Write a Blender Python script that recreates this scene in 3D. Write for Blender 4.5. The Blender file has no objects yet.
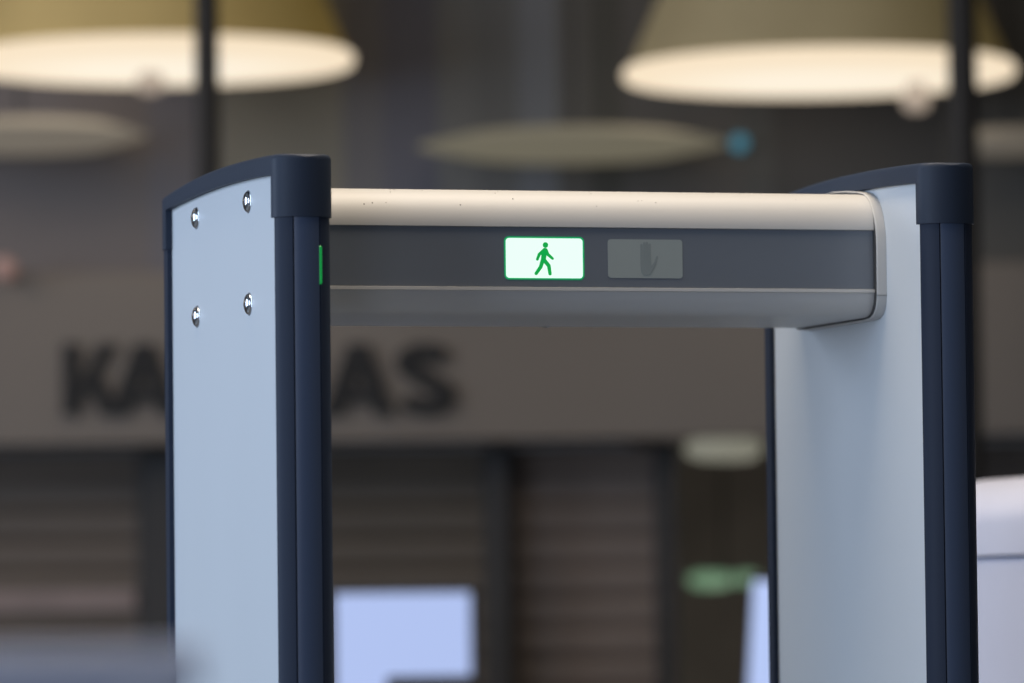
import bpy, bmesh, math, random
from mathutils import Vector, Matrix

random.seed(7)
scene = bpy.context.scene
col = scene.collection
scene.view_settings.view_transform = 'Standard'
scene.view_settings.look = 'None'

# ------------------------------------------------------------------ materials
def lin(c):
    out = []
    for v in c:
        v /= 255.0
        out.append(v / 12.92 if v <= 0.04045 else ((v + 0.055) / 1.055) ** 2.4)
    return (*out, 1.0)

def mat(name, rgb, rough=0.5, metal=0.0, var=0.06, scale=(6, 6, 6), bump=0.0, bscale=60,
        emit=None, estr=0.0, coat=0.0, spec=0.5, trans=0.0):
    m = bpy.data.materials.new(name)
    m.use_nodes = True
    nt = m.node_tree
    b = nt.nodes['Principled BSDF']
    tc = nt.nodes.new('ShaderNodeTexCoord')
    mp = nt.nodes.new('ShaderNodeMapping')
    mp.inputs['Scale'].default_value = scale
    nt.links.new(tc.outputs['Object'], mp.inputs['Vector'])
    nz = nt.nodes.new('ShaderNodeTexNoise')
    nz.inputs['Scale'].default_value = 1.0
    nz.inputs['Detail'].default_value = 4.0
    nt.links.new(mp.outputs['Vector'], nz.inputs['Vector'])
    ramp = nt.nodes.new('ShaderNodeValToRGB')
    c = lin(rgb)
    ramp.color_ramp.elements[0].position = 0.3
    ramp.color_ramp.elements[1].position = 0.7
    ramp.color_ramp.elements[0].color = tuple(max(0, v * (1 - var)) for v in c[:3]) + (1,)
    ramp.color_ramp.elements[1].color = tuple(min(1, v * (1 + var)) for v in c[:3]) + (1,)
    nt.links.new(nz.outputs['Fac'], ramp.inputs['Fac'])
    nt.links.new(ramp.outputs['Color'], b.inputs['Base Color'])
    b.inputs['Roughness'].default_value = rough
    b.inputs['Metallic'].default_value = metal
    b.inputs['Specular IOR Level'].default_value = spec
    b.inputs['Coat Weight'].default_value = coat
    b.inputs['Transmission Weight'].default_value = trans
    if emit is not None:
        b.inputs['Emission Color'].default_value = lin(emit)
        b.inputs['Emission Strength'].default_value = estr
    if bump:
        n2 = nt.nodes.new('ShaderNodeTexNoise')
        n2.inputs['Scale'].default_value = bscale
        nt.links.new(tc.outputs['Object'], n2.inputs['Vector'])
        bp = nt.nodes.new('ShaderNodeBump')
        bp.inputs['Strength'].default_value = bump
        bp.inputs['Distance'].default_value = 0.002
        nt.links.new(n2.outputs['Fac'], bp.inputs['Height'])
        nt.links.new(bp.outputs['Normal'], b.inputs['Normal'])
    return m

def lamp_mat(name, c_mid, c_edge, strength, radius):
    """glowing diffuser: brightest below the bulb, fading towards the rim"""
    m = bpy.data.materials.new(name)
    m.use_nodes = True
    nt = m.node_tree
    b = nt.nodes['Principled BSDF']
    tc = nt.nodes.new('ShaderNodeTexCoord')
    ln = nt.nodes.new('ShaderNodeVectorMath'); ln.operation = 'LENGTH'
    nt.links.new(tc.outputs['Object'], ln.inputs[0])
    mr = nt.nodes.new('ShaderNodeMapRange')
    mr.inputs['From Max'].default_value = radius
    nt.links.new(ln.outputs['Value'], mr.inputs['Value'])
    ramp = nt.nodes.new('ShaderNodeValToRGB')
    ramp.color_ramp.elements[0].position = 0.35
    ramp.color_ramp.elements[0].color = lin(c_mid)
    ramp.color_ramp.elements[1].color = lin(c_edge)
    nt.links.new(mr.outputs['Result'], ramp.inputs['Fac'])
    nt.links.new(ramp.outputs['Color'], b.inputs['Emission Color'])
    b.inputs['Emission Strength'].default_value = strength
    b.inputs['Base Color'].default_value = lin((40, 38, 34))
    b.inputs['Roughness'].default_value = 0.6
    return m

M = {}
M['panel'] = mat('white_painted_panel', (212, 218, 222), 0.42, var=0.015, scale=(3, 3, 1.2))
M['plastic'] = mat('dark_blue_grey_plastic', (37, 47, 63), 0.55, spec=0.25, var=0.05, bump=0.05, bscale=300)
M['bumper'] = mat('dark_blue_grey_extrusion', (36, 45, 62), 0.6, var=0.04, scale=(9, 9, .6), spec=0.22)
M['nose'] = mat('blue_grey_nose_profile', (62, 74, 96), 0.36, var=0.04, scale=(9, 9, .6), spec=0.45)
M['alu'] = mat('light_grey_coated_aluminium', (196, 194, 190), 0.46, var=0.02, scale=(1, 20, 20), bump=0.03, bscale=120)
M['band'] = mat('smoked_display_band', (108, 114, 122), 0.28, var=0.03, scale=(3, 8, 8), spec=0.5)
M['chrome'] = mat('polished_steel', (215, 218, 222), 0.12, 1.0, var=0.03)
M['socket'] = mat('dark_socket', (25, 26, 28), 0.5, 0.6)
M['green_on'] = mat('lit_sign_face', (60, 90, 75), 0.4, var=0.0, emit=(230, 253, 241), estr=1.05)
M['green_halo'] = mat('sign_glow_halo', (0, 60, 30), 0.4, var=0.0, emit=(0, 158, 92), estr=0.95)  # the sign's green glow halo, built as a glowing border
M['green_man'] = mat('green_pictogram', (0, 60, 25), 0.5, var=0.0, emit=(0, 165, 70), estr=0.95)
M['grey_lens'] = mat('unlit_sign_face', (152, 160, 157), 0.4, var=0.03)
M['grey_hand'] = mat('unlit_pictogram', (134, 143, 142), 0.45, var=0.03)
M['green_strip'] = mat('green_glow', (0, 90, 40), 0.3, var=0.0, emit=(0, 138, 58), estr=0.8)
M['seam'] = mat('dark_seam', (60, 60, 60), 0.8)
M['dust'] = mat('dark_dust', (70, 64, 58), 0.8)
M['machine'] = mat('white_enamel', (222, 224, 240), 0.4, var=0.02)
M['grey_part'] = mat('grey_partition', (178, 184, 206), 0.5, var=0.04)
M['grey_rail'] = mat('grey_rail', (206, 209, 222), 0.45, 0.2)
M['pole'] = mat('dark_steel_post', (36, 32, 27), 0.7, 0.0)
M['letter'] = mat('black_letter', (16, 15, 14), 0.7)
M['fascia'] = mat('taupe_fascia', (114, 105, 95), 0.6, var=0.04, scale=(.8, .8, .8))
M['shade_y'] = mat('yellow_fabric_shade', (182, 160, 108), 0.8, var=0.10, scale=(3, 3, 3), emit=(120, 98, 40), estr=0.35)
M['cord'] = mat('black_cable', (25, 25, 25), 0.6)
M['screen'] = mat('lit_blue_white_screen', (20, 20, 24), 0.3, var=0, emit=(178, 196, 242), estr=0.96)
M['housing'] = mat('black_housing', (48, 45, 42), 0.6)
M['floor'] = mat('grey_terrazzo', (120, 118, 115), 0.35, var=0.12, scale=(14, 14, 14))
M['ceiling'] = mat('grey_ceiling', (110, 108, 106), 0.8)

# ------------------------------------------------------------------ mesh helpers
def link(name, bm, m, parent=None, smooth=None, bevel=None, bseg=2):
    bmesh.ops.recalc_face_normals(bm, faces=bm.faces)
    me = bpy.data.meshes.new(name)
    bm.to_mesh(me); bm.free()
    o = bpy.data.objects.new(name, me)
    col.objects.link(o)
    me.materials.append(m)
    if smooth is not None:
        for p in me.polygons: p.use_smooth = True
        me.set_sharp_from_angle(angle=math.radians(smooth))
    if bevel:
        md = o.modifiers.new('Bevel', 'BEVEL')
        md.width = bevel; md.segments = bseg; md.limit_method = 'ANGLE'; md.angle_limit = math.radians(40)
    if parent: o.parent = parent
    return o

def box(bm, x0, x1, y0, y1, z0, z1):
    vs = [bm.verts.new((x, y, z)) for x in (x0, x1) for y in (y0, y1) for z in (z0, z1)]
    for f in ((0, 1, 3, 2), (4, 6, 7, 5), (0, 4, 5, 1), (2, 3, 7, 6), (0, 2, 6, 4), (1, 5, 7, 3)):
        bm.faces.new([vs[i] for i in f])

def loft(bm, loops, cap=True):
    rows = [[bm.verts.new(p) for p in l] for l in loops]
    n = len(rows[0])
    for a, b in zip(rows, rows[1:]):
        for i in range(n):
            bm.faces.new((a[i], a[(i + 1) % n], b[(i + 1) % n], b[i]))
    if cap:
        bm.faces.new(rows[0]); bm.faces.new(rows[-1])

def prism(bm, pts, axis, a, b):
    """extrude a 2-D outline along axis from a to b"""
    def p3(p, t):
        return {'x': (t, p[0], p[1]), 'y': (p[0], t, p[1]), 'z': (p[0], p[1], t)}[axis]
    loft(bm, [[p3(p, a) for p in pts], [p3(p, b) for p in pts]])

def lathe(bm, prof, seg=32, origin=(0, 0, 0), axis='z'):
    loops = []
    for r, h in prof:
        l = []
        for i in range(seg):
            t = 2 * math.pi * i / seg
            a, b = r * math.cos(t), r * math.sin(t)
            p = (a, b, h) if axis == 'z' else ((h, a, b) if axis == 'x' else (a, h, b))
            l.append(tuple(p[k] + origin[k] for k in range(3)))
        loops.append(l)
    loft(bm, loops)

def tube(bm, p0, p1, r, seg=12):
    p0, p1 = Vector(p0), Vector(p1)
    d = (p1 - p0).normalized()
    a = d.orthogonal().normalized(); b = d.cross(a)
    loft(bm, [[tuple(p + r * (math.cos(2 * math.pi * i / seg) * a + math.sin(2 * math.pi * i / seg) * b))
               for i in range(seg)] for p in (p0, p1)])

def rrect(x0, x1, z0, z1, r, n=5):
    pts = []
    for cx, cz, a0 in ((x1 - r, z1 - r, 0), (x0 + r, z1 - r, 90), (x0 + r, z0 + r, 180), (x1 - r, z0 + r, 270)):
        for i in range(n + 1):
            a = math.radians(a0 + 90 * i / n)
            pts.append((cx + r * math.cos(a), cz + r * math.sin(a)))
    return pts

def thing(name, label, cat, loc=(0, 0, 0), rz=0.0, group=None):
    o = bpy.data.objects.new(name, None)
    o.empty_display_size = 0.1
    col.objects.link(o)
    o.location = loc; o.rotation_euler = (0, 0, rz)
    tag(o, label, cat, group)
    return o

def tag(o, label, cat, group=None):
    o['label'] = label; o['category'] = cat
    if group: o['group'] = group
    return o

def struct(o):
    o['kind'] = 'structure'
    return o

# ------------------------------------------------------------------ camera
F = 5510.5127
PITCH, ROLL, YAW = math.radians(2.88635838), math.radians(-0.6495162), math.radians(16.61421674)
DZ = 0.2455
CAM = Vector((0, 0, 1.40336605 + DZ))
fw = Vector((0, math.cos(PITCH), math.sin(PITCH)))
rt = Vector((1, 0, 0)); up = rt.cross(fw)
rr = math.cos(ROLL) * rt + math.sin(ROLL) * up
uu = -math.sin(ROLL) * rt + math.cos(ROLL) * up
cd = bpy.data.cameras.new('camera')
cam = bpy.data.objects.new('camera', cd)
col.objects.link(cam)
R3 = Matrix((rr, uu, -fw)).transposed()
cam.matrix_world = Matrix.Translation(CAM) @ R3.to_4x4()
cd.sensor_width = 36.0
cd.lens = F * 36.0 / 1024.0
cd.clip_start = 0.1; cd.clip_end = 200
cd.dof.use_dof = True
cd.dof.focus_distance = 6.6
cd.dof.aperture_fstop = 3.2
scene.camera = cam

def P(u, v, Y):
    """world point seen at pixel (u, v) of the photograph, at distance Y in front of the camera (planning aid)"""
    d = fw * F + rr * (u - 512) + uu * (341.5 - v)
    return CAM + d * (Y / d.y)

# ------------------------------------------------------------------ the walk-through detector
cxy = (-1.56865253, -6.187385)
cs, sn = math.cos(YAW), math.sin(YAW)
G0 = Vector((cs * -cxy[0] - sn * -cxy[1], sn * -cxy[0] + cs * -cxy[1], 0))
gate = thing('walk_through_metal_detector',
             'white and dark blue-grey walk-through metal detector gate with lit green walking-man sign on its crossbar',
             'metal detector', G0, YAW)

def arc(y):
    return 1.9530 + DZ - (0.142 if y > 0.285 else 0.080) * (y - 0.285) ** 2
def inner(y):
    return 1.9294 + DZ - 0.0925 * (y - 0.28) ** 2

W = 0.0536                     # panel thickness
LIP = 0.006                    # the edge extrusions stand this proud of the white sheets
PITCHX = 0.80
ZC = 1.8725 + DZ                # lower edge of the cap's front and back skirts

def side_panel(x0):
    bm = bmesh.new()
    pts = [(0.0, 0.0), (0.568, 0.0)]
    n = 24
    for i in range(n + 1):
        y = 0.568 - 0.568 * i / n
        pts.append((y, inner(y) + 0.004))
    prism(bm, pts, 'x', x0, x0 + W)
    return link('side_panel', bm, M['panel'], gate)

def bumper_outline(front=True):
    """plan of the rounded edge extrusion: proud lips, a groove left and right of the nose"""
    rx, c = W / 2 + LIP, W / 2
    pts = []
    yl, y0, ry = (0.010, 0.010, 0.026) if front else (0.560, 0.579, 0.020)
    s_ = -1 if front else 1
    pts.append((-LIP, yl))
    n = 44
    gi = {int(n * 0.345), n - int(n * 0.345)}
    for i in range(0, n + 1):
        t = math.pi * i / n
        x, y = c - rx * math.cos(t), y0 + s_ * ry * math.sin(t)
        if i in gi:
            k = 0.0024
            for dt in (-0.030, -0.012, 0.012, 0.030):
                t2 = t + dt
                m_ = 1 - (k / ry if abs(dt) < 0.02 else 0)
                pts.append((c - rx * math.cos(t2) * m_, y0 + s_ * ry * math.sin(t2) * m_))
        else:
            pts.append((x, y))
    pts.append((W + LIP, yl))
    out = []
    for p in pts:
        if not out or (abs(p[0] - out[-1][0]) + abs(p[1] - out[-1][1])) > 1e-6: out.append(p)
    return out

def edge_bumper(x0, front):
    bm = bmesh.new()
    prism(bm, [(x + x0, y) for x, y in bumper_outline(front)], 'z', 0.0, 2.165)
    o = link('edge_bumper', bm, M['bumper'], gate, smooth=35)
    o.data.materials.append(M['nose'])
    for p in o.data.polygons:                       # the glossy nose lies between the two grooves
        c_ = p.center
        if abs(p.normal.z) < 0.5 and abs(c_.x - x0 - W / 2) < 0.0150 and ((c_.y < 0.0) if front else (c_.y > 0.58)):
            p.material_index = 1
    return o

def top_cap(x0):
    rx, e = W / 2 + LIP + 0.0025, 0.0025
    y0, ryf, y1, ryb = 0.010, 0.0285, 0.575, 0.0225
    ins, inb = 0.0155, 0.558
    st = []
    for i in range(17):
        a = math.pi / 2 * i / 16
        st.append((y0 - ryf * math.cos(a), rx * max(math.sin(a), 0.02)))
    st.append((ins, rx))
    for i in range(0, 37): st.append((ins + 0.0002 + (inb - ins - 0.0004) * i / 36, rx))
    st.append((inb, rx))
    for i in range(17):
        a = math.pi / 2 * (16 - i) / 16
        st.append((y1 + ryb * math.cos(a), rx * max(math.sin(a), 0.02)))
    loops = []
    xc = x0 + W / 2
    r = 0.0065
    for y, h in st:
        # the top edge is filleted all round: fillet drop follows the distance to the plan outline
        dy = max(0.0, (y0 - y) / ryf, (y - y1) / ryb)
        q = r * min(1.0, h / 0.016)
        end = max(0.0, dy - 0.72) / 0.28
        zt = arc(y) - 0.0035 * end ** 2.5
        zl = ZC if (y <= ins + 1e-5 or y >= inb - 1e-5) else inner(y)
        prof = [(xc - h, y, zl), (xc - h, y, zt - q - 0.0005)]
        for k in range(1, 6):
            a = math.pi / 2 * k / 5
            prof.append((xc - h + q * (1 - math.cos(a)), y, zt - q - 0.0005 + q * math.sin(a)))
        prof += [(2 * xc - p[0], p[1], p[2]) for p in reversed(prof)]
        loops.append(prof)
    bm = bmesh.new()
    loft(bm, loops)
    return link('top_cap', bm, M['plastic'], gate, smooth=40)

panels = [side_panel(0.0), side_panel(PITCHX)]
bumpers = [edge_bumper(x, f) for x in (0.0, PITCHX) for f in (True, False)]
caps = [top_cap(0.0), top_cap(PITCHX)]

# chrome button-head bolts on the outer face of the left panel
def bolt(y, z):
    bm = bmesh.new()
    R = 0.0128
    prof = [(R + 0.001, 0.002), (R + 0.001, -0.0008), (R, -0.0012)]
    for i in range(9):
        a = math.radians(10 + 68 * i / 8)
        prof.append((R * math.cos(a), -0.0012 - 0.0055 * math.sin(a)))
    prof += [(0.0044, -0.0066), (0.0042, -0.0050), (0.0005, -0.0048)]
    lathe(bm, prof, 24, (0.0, y, z), 'x')
    o = link('bolt', bm, M['chrome'], panels[0], smooth=50)
    o['label'] = 'chrome button-head bolt'
for y in (0.424, 0.1570):
    for z in (1.9022, 1.7805):
        bolt(y, z + DZ)

# crossbar
BODY = [(.30, 1.9275), (.27, 1.927), (.23, 1.925), (.195, 1.9225), (.178, 1.9195), (.167, 1.914), (.159, 1.9065), (.153, 1.8975),
        (.1495, 1.888), (.148, 1.880), (.148, 1.8753), (.153, 1.8745), (.153, 1.8030), (.148, 1.8022), (.148, 1.7985),
        (.1505, 1.7980), (.1513, 1.791), (.154, 1.784), (.1585, 1.778), (.165, 1.773), (.173, 1.7705), (.184, 1.7695), (.30, 1.7695)]
COLL = [(.30, 1.934), (.25, 1.931), (.205, 1.9268), (.185, 1.9235), (.172, 1.918), (.1618, 1.9105), (.154, 1.901), (.1478, 1.890),
        (.1435, 1.878), (.1415, 1.867), (.1412, 1.850), (.1415, 1.797), (.1432, 1.786), (.1475, 1.7775), (.155, 1.7712), (.167, 1.7672), (.19, 1.766), (.30, 1.766)]
def bar_section(collar=False):
    pts = COLL if collar else BODY
    full = pts + [(0.60 - y, z) for y, z in reversed(pts)][1:-1]
    return [(y, z + DZ) for y, z in full]
bm = bmesh.new()
prism(bm, bar_section(), 'x', W - 0.001, 0.7868)
bar = link('crossbar', bm, M['alu'], gate, smooth=30)
bar['label'] = 'light grey metal crossbar with rounded top'

def collar(x0, x1):
    bm = bmesh.new()
    prism(bm, bar_section(True), 'x', x0, x1)
    o = link('end_collar', bm, M['alu'], bar, smooth=30, bevel=0.0012)
    return o
collar(0.7872, 0.8005)
collar(W - 0.0005, W + 0.0130)
bm = bmesh.new(); box(bm, 0.7870, 0.8, 0.1411, 0.16, 1.7946 + DZ, 1.7950 + DZ)
link('seam_line', bm, M['seam'], bar)
bm = bmesh.new(); prism(bm, [(y + 0.0012 * (1 if y < .3 else -1), z - (.0012 if z > 2.1 else -.0012)) for y, z in bar_section(True)], 'x', 0.7866, 0.7874)
link('end_gap', bm, M['seam'], bar)
bm = bmesh.new()
box(bm, W + 0.0142, 0.7862, 0.1505, 0.156, 1.8029 + DZ, 1.8746 + DZ)
band = link('display_band', bm, M['band'], bar)
band['label'] = 'dark smoked display band'
bm = bmesh.new()
lathe(bm, [(0.0045, 0.002), (0.0045, -0.001), (0.003, -0.0022), (0.0008, -0.0024)], 12, (0.4415, 0.40, 1.7695 + DZ))
link('screw', bm, M['chrome'], bar, smooth=40)
# a few specks of dust on the top of the bar
bm = bmesh.new()
for k in range(26):
    x = random.uniform(0.1, 0.77)
    i = random.choice((2, 3, 4, 5, 6))
    f = random.random()
    y = BODY[i][0] * f + BODY[i + 1][0] * (1 - f); z = BODY[i][1] * f + BODY[i + 1][1] * (1 - f) + DZ
    s = random.uniform(0.0004, 0.0010)
    lathe(bm, [(s * .6, -s), (s, 0.0), (s * .7, s * .5), (0.0001, s * .6)], 6, (x, y, z))
d = link('dust_speck', bm, M['dust'], bar)
d['kind'] = 'stuff'

# sign windows.  local drawing plane: x to the right, z up, just in front of the band
YS = 0.1503
def plate(name, pts, m, parent, y0, y1):
    bm = bmesh.new()
    prism(bm, pts, 'y', y0, y1)
    return link(name, bm, m, parent)

def capsule(bm, a, b, ra, rb, y0, y1, n=8):
    a, b = Vector(a), Vector(b)
    d = b - a
    t = math.atan2(d.y, d.x)
    pts = []
    for c, r, s in ((b, rb, -90), (a, ra, 90)):
        for i in range(n + 1):
            an = t + math.radians(s + 180 * i / n)
            pts.append((c.x + r * math.cos(an), c.y + r * math.sin(an)))
    prism(bm, pts, 'y', y0, y1)

sx0, sx1, sz0, sz1 = 0.3158, 0.4126, 1.8134 + DZ, 1.8616 + DZ
lit = plate('walk_signal', rrect(sx0 - .0020, sx1 + .0020, sz0 - .0020, sz1 + .0020, 0.0058), M['green_halo'], bar, YS - 0.0002, 0.152)
lit['label'] = 'lit green walk signal with its glow halo'
face = plate('signal_face', rrect(sx0, sx1, sz0, sz1, 0.0042), M['green_on'], bar, YS - 0.0005, 0.152)
def sg(X, Y):
    return (sx0 + (X - 105) / 798.0 * (sx1 - sx0), sz1 - (Y - 125) / 417.0 * (sz1 - sz0))
K = (sx1 - sx0) / 798.0
bm = bmesh.new()
ya, yb_ = YS - 0.0009, YS - 0.0004
def stroke(pts, w, k):
    for i, (a, b) in enumerate(zip(pts, pts[1:])):
        capsule(bm, sg(*a), sg(*b), w[i] * K, w[i + 1] * K, ya - 1e-6 * (k + i), yb_)
hc = sg(516, 196)
prism(bm, [(hc[0] + 28 * K * math.cos(2 * math.pi * i / 24), hc[1] + 28 * K * math.sin(2 * math.pi * i / 24)) for i in range(24)], 'y', ya, yb_)
stroke([(510, 255), (500, 300), (492, 350)], (28, 27, 25), 10)
stroke([(502, 250), (450, 295), (430, 346)], (19, 16, 14), 20)
stroke([(518, 250), (540, 295), (588, 337)], (20, 16, 13), 30)
stroke([(486, 355), (464, 425), (416, 494)], (21, 19, 17), 40)
stroke([(498, 352), (548, 412), (560, 496)], (21, 19, 17), 50)
link('walking_figure', bm, M['green_man'], bar)

gx0, gx1, gz0, gz1 = 0.4446, 0.5395, 1.8142 + DZ, 1.8612 + DZ
off_ = plate('stop_signal', rrect(gx0, gx1, gz0, gz1, 0.004), M['grey_lens'], bar, YS - 0.0003, 0.152)
off_['label'] = 'unlit grey stop signal'
def gs(X, Y):
    return (gx0 + (X - 125) / 773.0 * (gx1 - gx0), gz1 - (Y - 145) / 402.0 * (gz1 - gz0))
bm = bmesh.new()
K2 = (gx1 - gx0) / 773.0
ya, yb_ = YS - 0.0006, YS - 0.0002
for i, (X, Y) in enumerate(((473, 205), (501, 186), (529, 182), (557, 200))):
    capsule(bm, gs(X, Y), gs(X, 380), 13 * K2, 13 * K2, ya - 1e-6 * i, yb_)
prism(bm, [gs(*p) for p in ((460, 350), (570, 350), (574, 420), (560, 480), (535, 518), (495, 518), (470, 480), (460, 420))], 'y', ya - 6e-6, yb_)
capsule(bm, gs(632, 328), gs(610, 395), 11 * K2, 14 * K2, ya - 7e-6, yb_)
capsule(bm, gs(610, 395), gs(545, 490), 14 * K2, 24 * K2, ya - 8e-6, yb_)
link('open_hand', bm, M['grey_hand'], bar)

# narrow green glowing strip on the front of the left bumper
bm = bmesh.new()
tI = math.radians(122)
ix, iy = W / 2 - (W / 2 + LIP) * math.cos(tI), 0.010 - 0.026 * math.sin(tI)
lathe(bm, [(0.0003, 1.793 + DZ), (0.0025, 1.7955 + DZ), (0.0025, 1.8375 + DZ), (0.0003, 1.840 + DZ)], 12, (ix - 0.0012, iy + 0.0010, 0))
ind = link('green_glow_strip', bm, M['green_strip'], bumpers[0], smooth=40)
ind['label'] = 'narrow glowing green strip'

# ------------------------------------------------------------------ white machine beyond the right panel
def gl(x, y, z=0.0):
    return Vector((G0.x + cs * x - sn * y, G0.y + sn * x + cs * y, z))
mach = thing('baggage_scanner', 'white machine cabinet with rounded lid behind right side of metal detector', 'scanner', gl(1.30, 0.25), YAW)
L_, WD = 1.08, 0.85
zl, zt = 1.486 + DZ, 1.600 + DZ
bm = bmesh.new(); box(bm, 0.004, WD, 0, L_, 0.12, zl - 0.003)
link('cabinet_body', bm, M['machine'], mach, bevel=0.01)
bm = bmesh.new()
sec = [(0.0, zl)]
for i in range(13):
    a = math.pi / 2 * i / 12
    sec.append((0.11 - 0.11 * math.cos(a), zl + 0.045 + (zt - zl - 0.045) * math.sin(a)))
sec += [(WD - y, z) for y, z in reversed(sec)]
prism(bm, sec, 'y', 0, L_)
link('lid', bm, M['machine'], mach, smooth=30)
for x in (0.08, WD - 0.08):
    for y in (0.08, L_ - 0.08):
        bm = bmesh.new(); lathe(bm, [(0.03, 0), (0.03, 0.02), (0.015, 0.03), (0.015, 0.13)], 12, (x, y, 0))
        link('foot', bm, M['housing'], mach, smooth=40)

# ------------------------------------------------------------------ grey partition close to the camera
q = P(200, 646, 3.2)
part = thing('partition_screen', 'blurred grey partition with lighter top rail close to the camera, lower left corner', 'partition', (q.x, q.y, 0), math.radians(4))
pz = q.z
bm = bmesh.new(); box(bm, -1.1, -0.012, -0.015, 0.015, 0.12, pz - 0.022)
link('screen_panel', bm, M['grey_part'], part)
bm = bmesh.new()
prism(bm, rrect(-0.024, 0.024, pz - 0.024, pz, 0.008), 'x', -1.11, 0.0)
link('top_rail', bm, M['grey_rail'], part, smooth=30)
for x in (-1.06, -0.03):
    bm = bmesh.new()
    box(bm, x - 0.018, x + 0.018, -0.018, 0.018, 0.02, pz - 0.02)
    link('upright', bm, M['grey_rail'], part)
    bm = bmesh.new(); box(bm, x - 0.03, x + 0.03, -0.22, 0.22, 0, 0.025)
    link('foot', bm, M['grey_rail'], part, bevel=0.005)

# ------------------------------------------------------------------ backdrop: shop front with fascia
YW = 12.6
zf0, zf1 = P(512, 440, YW - .25).z, P(512, 268, YW - .25).z
CEIL = 4.6
def xw(u, Y=YW): return P(u, 300, Y).x

bm = bmesh.new(); box(bm, -9, 9, -3, 16.5, -0.1, 0.0)
struct(link('floor', bm, M['floor']))
bm = bmesh.new(); box(bm, -9, 9, 5, 16.5, CEIL, CEIL + 0.1)
struct(link('ceiling', bm, M['ceiling']))

facade = [(-3000, 150, (120, 114, 116)), (150, 222, (116, 114, 124)), (222, 345, (140, 136, 126)),
          (345, 385, (118, 116, 122)), (385, 440, (106, 106, 120)), (440, 478, (124, 124, 126)), (478, 520, (114, 114, 116)),
          (520, 560, (128, 131, 140)), (560, 592, (102, 99, 96)), (592, 625, (80, 78, 72)), (625, 745, (96, 93, 92)),
          (745, 775, (100, 101, 102)), (775, 945, (84, 83, 84)), (945, 4000, (92, 91, 90))]
for i, (u0, u1, c) in enumerate(facade):
    bm = bmesh.new()
    x0, x1 = max(-9, xw(u0)), min(9, xw(u1))
    box(bm, x0, x1, YW, YW + 0.12, zf1 - 0.02, CEIL)
    k_ = 0.84 if 745 <= u0 < 945 else 0.94
    c = (c[0] * 0.97 * k_, c[1] * 0.95 * k_, c[2] * 0.90 * k_)
    m = mat('facade_panel_tone', c, 0.6, var=0.07, scale=(1.5, 1.5, 2.5))
    struct(link('wall_back' if i == 0 else 'wall_back.%03d' % i, bm, m))
bm = bmesh.new(); box(bm, -9, 9, YW - 0.25, YW + 0.12, zf0, zf1)
struct(link('trim_1', bm, M['fascia'], bevel=0.006))

# lettering on the fascia: one letter per mesh, plain grotesque capitals
sign = thing('shop_sign', 'black capital letters KAUNAS on the taupe fascia behind the detector', 'sign', (0, YW - 0.25, 0))
def poly_letter(pieces, u0, wpx):
    bm = bmesh.new()
    k = 0
    for pts in pieces:
        pp = []
        for x, y in pts:
            w = P(u0 + x * wpx, 415 - y * 71, YW - 0.25)
            pp.append((w.x, w.z))
        prism(bm, pp, 'y', -0.02 - 1e-5 * k, 0.0)
        k += 1
    link('letter', bm, M['letter'], sign)
def bar2(a, b, w):
    a, b = Vector(a), Vector(b); d = (b - a).normalized(); n = Vector((-d.y, d.x)) * w / 2
    return [tuple(a + n), tuple(a - n), tuple(b - n), tuple(b + n)]
Kp = [[(0, 0), (.30, 0), (.30, 1), (0, 1)], [(.28, .36), (.66, 1), (1.0, 1), (.28, .12)], [(.40, .56), (.62, .68), (1.06, 0), (.70, 0)]]
Ap = [[(0, 0), (.28, 0), (.62, 1), (.36, 1)], [(1, 0), (.72, 0), (.38, 1), (.64, 1)], [(.22, .17), (.78, .17), (.72, .37), (.28, .37)]]
Up = [[(0, .3), (.28, .3), (.28, 1), (0, 1)], [(.72, .3), (1, .3), (1, 1), (.72, 1)],
      [(0, .32), (.05, .14), (.2, .02), (.5, -.02), (.8, .02), (.95, .14), (1, .32), (.72, .32), (.62, .22), (.5, .2), (.38, .22), (.28, .32)]]
Np = [[(0, 0), (.27, 0), (.27, 1), (0, 1)], [(.73, 0), (1, 0), (1, 1), (.73, 1)], [(0, 1), (.3, 1), (1, 0), (.7, 0)]]
def S_pieces():
    cl = []
    for i in range(0, 11):
        a = math.radians(30 + 215 * i / 10); cl.append((.5 + .34 * math.cos(a), .735 + .155 * math.sin(a)))
    for i in range(0, 11):
        a = math.radians(75 - 225 * i / 10); cl.append((.5 + .36 * math.cos(a), .275 + .165 * math.sin(a)))
    out = []
    sc = 60 / 71.0
    for a, b in zip(cl, cl[1:]):
        A_, B_ = Vector((a[0] * sc, a[1])), Vector((b[0] * sc, b[1]))
        d = (B_ - A_).normalized() * 0.02
        out.append([(x / sc, y) for x, y in bar2(A_ - d, B_ + d, .235)])
    return out
for pieces, u0, w in ((Kp, 63, 54), (Ap, 109, 70), (Up, 187, 54), (Np, 258, 56), (Ap, 322, 72), (S_pieces(), 394, 62)):
    poly_letter(pieces, u0, w)

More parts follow.
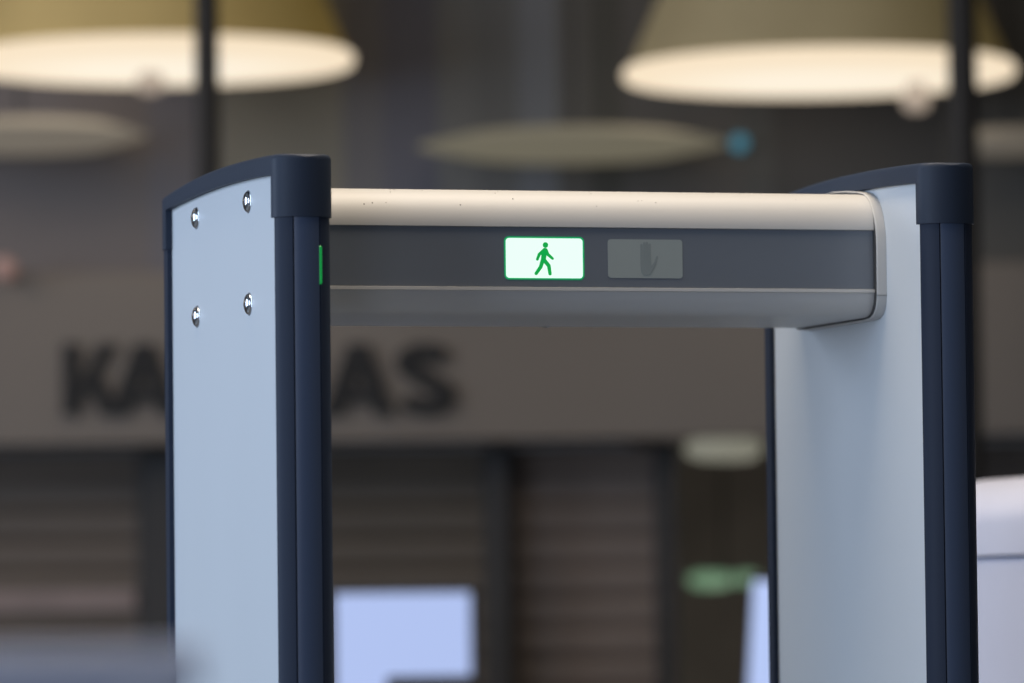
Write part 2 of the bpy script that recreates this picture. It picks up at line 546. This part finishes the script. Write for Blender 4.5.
# roller shutters under the fascia, each with its slats in one curtain
def shutter(u0, u1, rgb, label, Y=YW + 0.05, pitch=0.070, vtop=440):
    x0, x1 = xw(u0, Y), xw(u1, Y)
    t = thing('roller_shutter', label, 'shutter', ((x0 + x1) / 2, Y, 0))
    h = (x1 - x0) / 2
    bm = bmesh.new()
    pts = []
    z = 0.02
    top = zf0 - 0.005
    while z < top:
        for k, dy in ((0.0, -0.002), (0.14, -0.0115), (0.5, -0.016), (0.86, -0.0115)):
            if z + k * pitch < top: pts.append((dy, z + k * pitch))
        z += pitch
    outline = pts + [(0.03, top), (0.03, 0.02)]
    prism(bm, outline, 'x', -h + 0.02, h - 0.02)
    link('slat_curtain', bm, mat('shutter_slats', rgb, 0.6, 0.0, var=0.16, scale=(1.2, 1.2, 6)), t)
    for s in (-1, 1):
        bm = bmesh.new(); box(bm, s * h - 0.025, s * h + 0.025, -0.04, 0.035, 0, top)
        link('guide_rail', bm, M['housing'], t)
    bm = bmesh.new(); box(bm, -h + 0.02, h - 0.02, -0.022, 0.032, 0.0, 0.06)
    link('bottom_bar', bm, M['housing'], t)
    return t
sh = shutter(-330, 148, (100, 89, 78), 'brown slatted roller shutter left of metal detector')
za, zb_ = P(70, 591, YW).z, P(70, 611, YW).z
bm = bmesh.new(); box(bm, -(xw(148, YW + .05) - xw(-330, YW + .05)) / 2 + .03, (xw(148, YW + .05) - xw(-330, YW + .05)) / 2 - .03, -0.035, -0.012, zb_, za)
r_ = link('lock_rail', bm, mat('pale_rail', (150, 132, 124), 0.6, var=0.2, scale=(5, 1, 1)), sh, bevel=0.004); r_['label'] = 'paler pinkish cross rail'
shutter(200, 492, (88, 78, 66), 'dark brown roller shutter behind the blue-white monitor, inside the gate opening')
shutter(503, 662, (116, 103, 93), 'lighter taupe roller shutter in middle of gate opening')
shutter(930, 1300, (96, 86, 77), 'brown roller shutter above white machine at right edge')
for i, (u0, u1) in enumerate(((146, 202), (490, 505), (660, 672), (905, 932))):
    bm = bmesh.new(); box(bm, xw(u0), xw(u1), YW - 0.08, YW + 0.12, 0, zf0)
    struct(link('trim_%d' % (i + 2), bm, M['housing']))

for i, (x0, x1) in enumerate(((-9, xw(-331)), (xw(1301), 9))):
    bm = bmesh.new(); box(bm, x0, x1, YW - 0.02, YW + 0.12, 0, zf0)
    struct(link('trim_%d' % (i + 6), bm, M['fascia']))

# dark bay between third shutter and right panel
rx0, rx1 = xw(672), xw(905)
dark = mat('dark_interior', (120, 116, 110), 0.7, var=0.15)
bm = bmesh.new()
box(bm, rx0 - .05, rx1 + .05, YW + 2.2, YW + 2.3, 0, zf0 + .4)
box(bm, rx0 - .05, rx0, YW + 0.12, YW + 2.2, 0, zf0 + .4)
box(bm, rx1, rx1 + .05, YW + 0.12, YW + 2.2, 0, zf0 + .4)
box(bm, rx0 - .05, rx1 + .05, YW + 0.12, YW + 2.3, zf0 + .4, zf0 + .45)
struct(link('wall_recess', bm, dark))

def oval_glow(spans, Y, rgb, st, label, anchor_z):
    """flat glowing ovals in a row, hung from a slim housing on a stem"""
    u0, u1 = spans[0][0], spans[-1][1]
    v0, v1 = spans[0][2], spans[0][3]
    a, b = P(u0, (v0 + v1) / 2, Y), P(u1, (v0 + v1) / 2, Y)
    t = thing('glow_oval', label, 'light', ((a.x + b.x) / 2, Y, a.z))
    m = mat('glow_lens', (60, 60, 58), 0.5, var=0.0, emit=rgb, estr=st)
    for (p0, p1, q0, q1) in spans:
        A_, B_ = P(p0, q0, Y), P(p1, q1, Y)
        cx, cz, rx, rz_ = (A_.x + B_.x) / 2 - t.location.x, (A_.z + B_.z) / 2 - t.location.z, (B_.x - A_.x) / 2, (A_.z - B_.z) / 2
        bm = bmesh.new()
        loops = []
        for i in range(13):
            a_ = -math.pi / 2 + math.pi * i / 12
            r_ = max(math.cos(a_), 0.02) ** 0.6
            loops.append([(cx + rx * r_ * math.cos(2 * math.pi * j / 24), 0.05 * r_ * math.sin(2 * math.pi * j / 24), cz + rz_ * math.sin(a_)) for j in range(24)])
        loft(bm, loops)
        link('lens', bm, m, t, smooth=60)
    h = (P(u0, v0, Y).z - P(u0, v1, Y).z) / 2
    w_ = (b.x - a.x) / 2
    bm = bmesh.new(); box(bm, -w_ * 0.6, w_ * 0.6, -0.03, 0.03, h * 0.9, h * 0.9 + 0.006)
    link('housing', bm, M['housing'], t)
    bm = bmesh.new(); tube(bm, (0, 0, h * 0.9), (0, 0, anchor_z - a.z), 0.004)
    link('stem', bm, M['housing'], t)
    return t
oval_glow([(684, 763, 437, 461)], YW - 0.19, (128, 127, 113), 0.9, 'pale glowing oval under the edge of the fascia, near right gate panel', zf0 + 0.02)
oval_glow([(688, 733, 572, 588), (735, 759, 572, 585)], YW + 1.0, (112, 146, 116), 0.95, 'green pair of glowing ovals hanging in dark bay beside tilted monitor', zf0 + .4)
pl = bpy.data.lights.new('bay_fill', 'POINT'); pl.energy = 14.0; pl.color = lin((255, 244, 230))[:3]; pl.shadow_soft_size = 0.15  # unseen point light added to lift the dark bay
po = bpy.data.objects.new('bay_fill', pl); col.objects.link(po); po.location = ((rx0 + rx1) / 2 + 0.25, YW + 0.9, 1.2)

# monitors
def monitor(u0, u1, v0, v1, Y, yaw, label, lean=0.0):
    a, b = P(u0, v0, Y), P(u1, v1, Y)
    w = (b.x - a.x) / 2 / max(0.2, math.cos(yaw)); zt_, zb = a.z, b.z
    t = thing('monitor', label, 'monitor', ((a.x + b.x) / 2, Y, 0), yaw)
    e = 0.012
    bm = bmesh.new(); box(bm, -w - e, w + e, 0.0, 0.04, zb - e, zt_ + e)
    turn = lambda: bmesh.ops.rotate(bm, cent=(0, 0, (zt_ + zb) / 2), matrix=Matrix.Rotation(lean, 3, 'Y'), verts=bm.verts)
    turn()
    link('housing', bm, M['housing'], t, bevel=0.006)
    bm = bmesh.new(); box(bm, -w, w, -0.004, 0.001, zb, zt_); turn()
    s = link('screen', bm, M['screen'], t); s['label'] = 'glowing pale blue screen'
    bm = bmesh.new(); tube(bm, (0, 0.05, 0.02), (0, 0.05, (zt_ + zb) / 2), 0.025)
    link('stand_pole', bm, M['housing'], t, smooth=40)
    bm = bmesh.new(); lathe(bm, [(0.22, 0), (0.22, 0.015), (0.05, 0.035), (0.02, 0.04)], 24, (0, 0.05, 0))
    link('stand_base', bm, M['housing'], t, smooth=40)
    return t
m1 = monitor(335, 471, 594, 697, 11.6, 0.0, 'blue-white lit monitor just right of the left gate panel')
m2 = monitor(752, 827, 584, 700, 11.4, math.radians(-38), 'tilted blue-white monitor partly hidden by the right gate panel', math.radians(4.6))
# dark card reader standing in front of the first monitor's lower edge
q = P(430, 676, 10.9)
t = thing('desk_terminal', 'small dark terminal in front of lower right part of blue-white monitor', 'terminal', (q.x, q.y, 0))
w = 44 / F * 10.9
bm = bmesh.new(); box(bm, -w, w, -0.03, 0.03, q.z - 0.09, q.z)
link('housing', bm, M['housing'], t, bevel=0.01)
bm = bmesh.new(); tube(bm, (0, 0, 0.02), (0, 0, q.z - 0.08), 0.02); link('stand_pole', bm, M['housing'], t, smooth=40)
bm = bmesh.new(); lathe(bm, [(0.16, 0), (0.16, 0.012), (0.03, 0.03)], 20); link('stand_base', bm, M['housing'], t, smooth=40)

# dark posts in front of the lamps
def post(u, Y, d, label):
    q = P(u, 100, Y)
    t = thing('steel_post', label, 'post', (q.x, Y, 0))
    bm = bmesh.new(); lathe(bm, [(d / 2, 0.0), (d / 2, CEIL)], 20); link('shaft', bm, M['pole'], t, smooth=40)
    bm = bmesh.new(); lathe(bm, [(d * 1.4, 0.0), (d * 1.4, 0.012), (d / 2, 0.02)], 20); link('base_flange', bm, M['pole'], t, smooth=40)
post(207, 11.2, 0.050, 'dark vertical post rising behind left gate panel, crossing left lamp')
post(963, 11.2, 0.060, 'dark vertical post rising behind right gate panel, crossing right lamp')

# big pendant lamps
def pendant(u, v, Y, rad_px, label, rim, bulb_u, bulb_v, shade, tilt=0.0):
    q = P(u, v, Y)
    R_ = rad_px / F * Y
    t = thing('pendant_lamp', label, 'lamp', q)
    t.rotation_euler = (math.radians(tilt), 0, 0)
    H = 0.46
    bm = bmesh.new()
    prof = [(R_, 0.0), (R_ * 0.53, H), (R_ * 0.5, H), (R_ * 0.965, 0.006)]
    lathe(bm, prof, 64)
    link('shade', bm, shade, t, smooth=40)
    bm = bmesh.new()
    prof = []
    for i in range(13):
        a = math.pi * i / 12 * 2
        prof.append((R_ - 0.004 + 0.013 * math.cos(a), -0.004 + 0.016 * math.sin(a)))
    lathe(bm, prof, 64)
    link('rim', bm, rim, t, smooth=60)
    bm = bmesh.new()
    n = 10
    prof = [(max(0.002, R_ * 0.985 * math.sin(math.pi / 2 * i / n)), -0.008 - 0.022 * math.cos(math.pi / 2 * i / n)) for i in range(n + 1)]
    lathe(bm, prof, 64)
    link('diffuser', bm, rim, t, smooth=60)
    b_ = P(bulb_u, bulb_v, Y) - q
    bm = bmesh.new()
    prof = [(0.002, -0.032), (0.022, -0.027), (0.031, -0.012), (0.031, 0.004), (0.022, 0.02), (0.016, 0.045)]
    lathe(bm, prof, 20, (b_.x, 0.0, b_.z))
    link('bulb', bm, mat('bulb_glass', (120, 110, 100), 0.3, var=0, emit=(215, 195, 175), estr=0.5), t, smooth=60)
    bm = bmesh.new(); tube(bm, (0, 0, 0.40), (0, 0.0, CEIL - q.z), 0.008); link('cord', bm, M['cord'], t)
    bm = bmesh.new(); lathe(bm, [(R_ * .52, 0.43), (R_ * .52, 0.445), (0.03, 0.47)], 32); link('top_plate', bm, M['cord'], t)
    return t
glow = lamp_mat('lamp_glow', (255, 243, 222), (246, 224, 192), 1.0, 0.47)
pendant(158, 59, 12.0, 193, 'large yellow shaded pendant lamp at upper left, lit cream inside', glow, 150, 80, M['shade_y'])
shade_g = mat('olive_fabric_shade', (158, 146, 116), 0.8, var=0.18, scale=(2, 2, 2), emit=(110, 92, 44), estr=0.30)
pendant(819, 71, 12.0, 193, 'large olive and grey pendant lamp at upper right, lit cream inside', glow, 916, 98, shade_g)

# dim glowing discs for the faint lamp-like ovals, farther back under the ceiling
def glow_disc(u, v, Y, half_px, half_v, rgb, s, label):
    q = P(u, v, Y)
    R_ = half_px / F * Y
    t = thing('glow_disc', label, 'lamp', q, 0, 'dim glowing discs under the ceiling')
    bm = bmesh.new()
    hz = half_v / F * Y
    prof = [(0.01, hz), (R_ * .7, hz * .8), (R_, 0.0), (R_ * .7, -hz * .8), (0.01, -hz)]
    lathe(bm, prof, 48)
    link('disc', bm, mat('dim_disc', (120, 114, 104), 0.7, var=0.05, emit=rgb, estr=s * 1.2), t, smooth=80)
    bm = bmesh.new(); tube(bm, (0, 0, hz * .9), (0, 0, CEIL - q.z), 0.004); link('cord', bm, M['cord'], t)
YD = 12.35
glow_disc(20, 136, YD, 128, 15, (130, 122, 110), 0.55, 'dim beige glowing disc at left edge below yellow lamp')
glow_disc(572, 145, YD, 155, 13, (130, 124, 105), 0.5, 'wide dim beige glowing disc above the crossbar')
glow_disc(1010, 142, YD, 60, 15, (120, 112, 100), 0.4, 'small dim glowing disc at right edge behind dark post')

# small blue indicator lamp on the facade
q = P(740, 142, YW - 0.046)
t = thing('indicator_lamp', 'small round teal-blue light spot above right half of crossbar', 'light', q)
bm = bmesh.new()
lathe(bm, [(0.001, -0.014), (0.008, -0.012), (0.013, -0.006), (0.014, 0.01), (0.018, 0.012), (0.018, 0.05)], 24, (0, 0, 0), 'y')
link('lens', bm, mat('blue_lens', (40, 90, 110), 0.4, var=0, emit=(76, 136, 156), estr=0.7), t, smooth=50)
q = P(4, 268, YW - 0.31)  # short pinkish glowing stub on the fascia
t = thing('pink_glow_stub', 'small dim pinkish glowing stub at left edge on the fascia top', 'light', q)
bm = bmesh.new(); lathe(bm, [(0.001, -0.03), (0.02, -0.022), (0.026, 0.0), (0.026, 0.06)], 20, (0, 0, 0), 'y')
link('lens', bm, mat('pink_glow', (150, 120, 112), 0.5, var=0, emit=(150, 120, 112), estr=0.35), t, smooth=50)

# ------------------------------------------------------------------ light
w = bpy.data.worlds.new('world'); scene.world = w
w.use_nodes = True
w.node_tree.nodes['Background'].inputs['Color'].default_value = lin((150, 158, 172))
w.node_tree.nodes['Background'].inputs['Strength'].default_value = 0.25

def area(name, loc, target, size, power, rgb, sy=None):
    d = bpy.data.lights.new(name, 'AREA')
    d.energy = power; d.color = lin(rgb)[:3]
    d.shape = 'RECTANGLE'; d.size = size; d.size_y = sy or size
    o = bpy.data.objects.new(name, d); col.objects.link(o)
    o.location = loc
    o.rotation_euler = (Vector(target) - Vector(loc)).to_track_quat('-Z', 'Y').to_euler()
    return o
area('window_light', (-4.6, 3.2, 2.9), (-0.2, 6.6, 1.9), 3.4, 180, (206, 226, 255))
area('front_light', (-2.4, -1.6, 3.0), (0.2, 6.6, 1.8), 2.2, 62, (222, 232, 255))
area('overhead_light', (0.1, 6.6, 4.2), (0.1, 6.6, 1.9), 1.8, 84, (255, 239, 218))
area('rear_fill_light', (-6.2, 8.6, 2.8), (0.2, 6.7, 1.7), 2.4, 142, (210, 229, 255))  # added off-frame fill for the back part of the right panel's inner face
area('shop_fill', (-3.2, 9.6, 4.3), (-1.6, 12.5, 2.3), 2.0, 50, (255, 232, 212))  # unseen warm fill added to brighten the fascia's left side
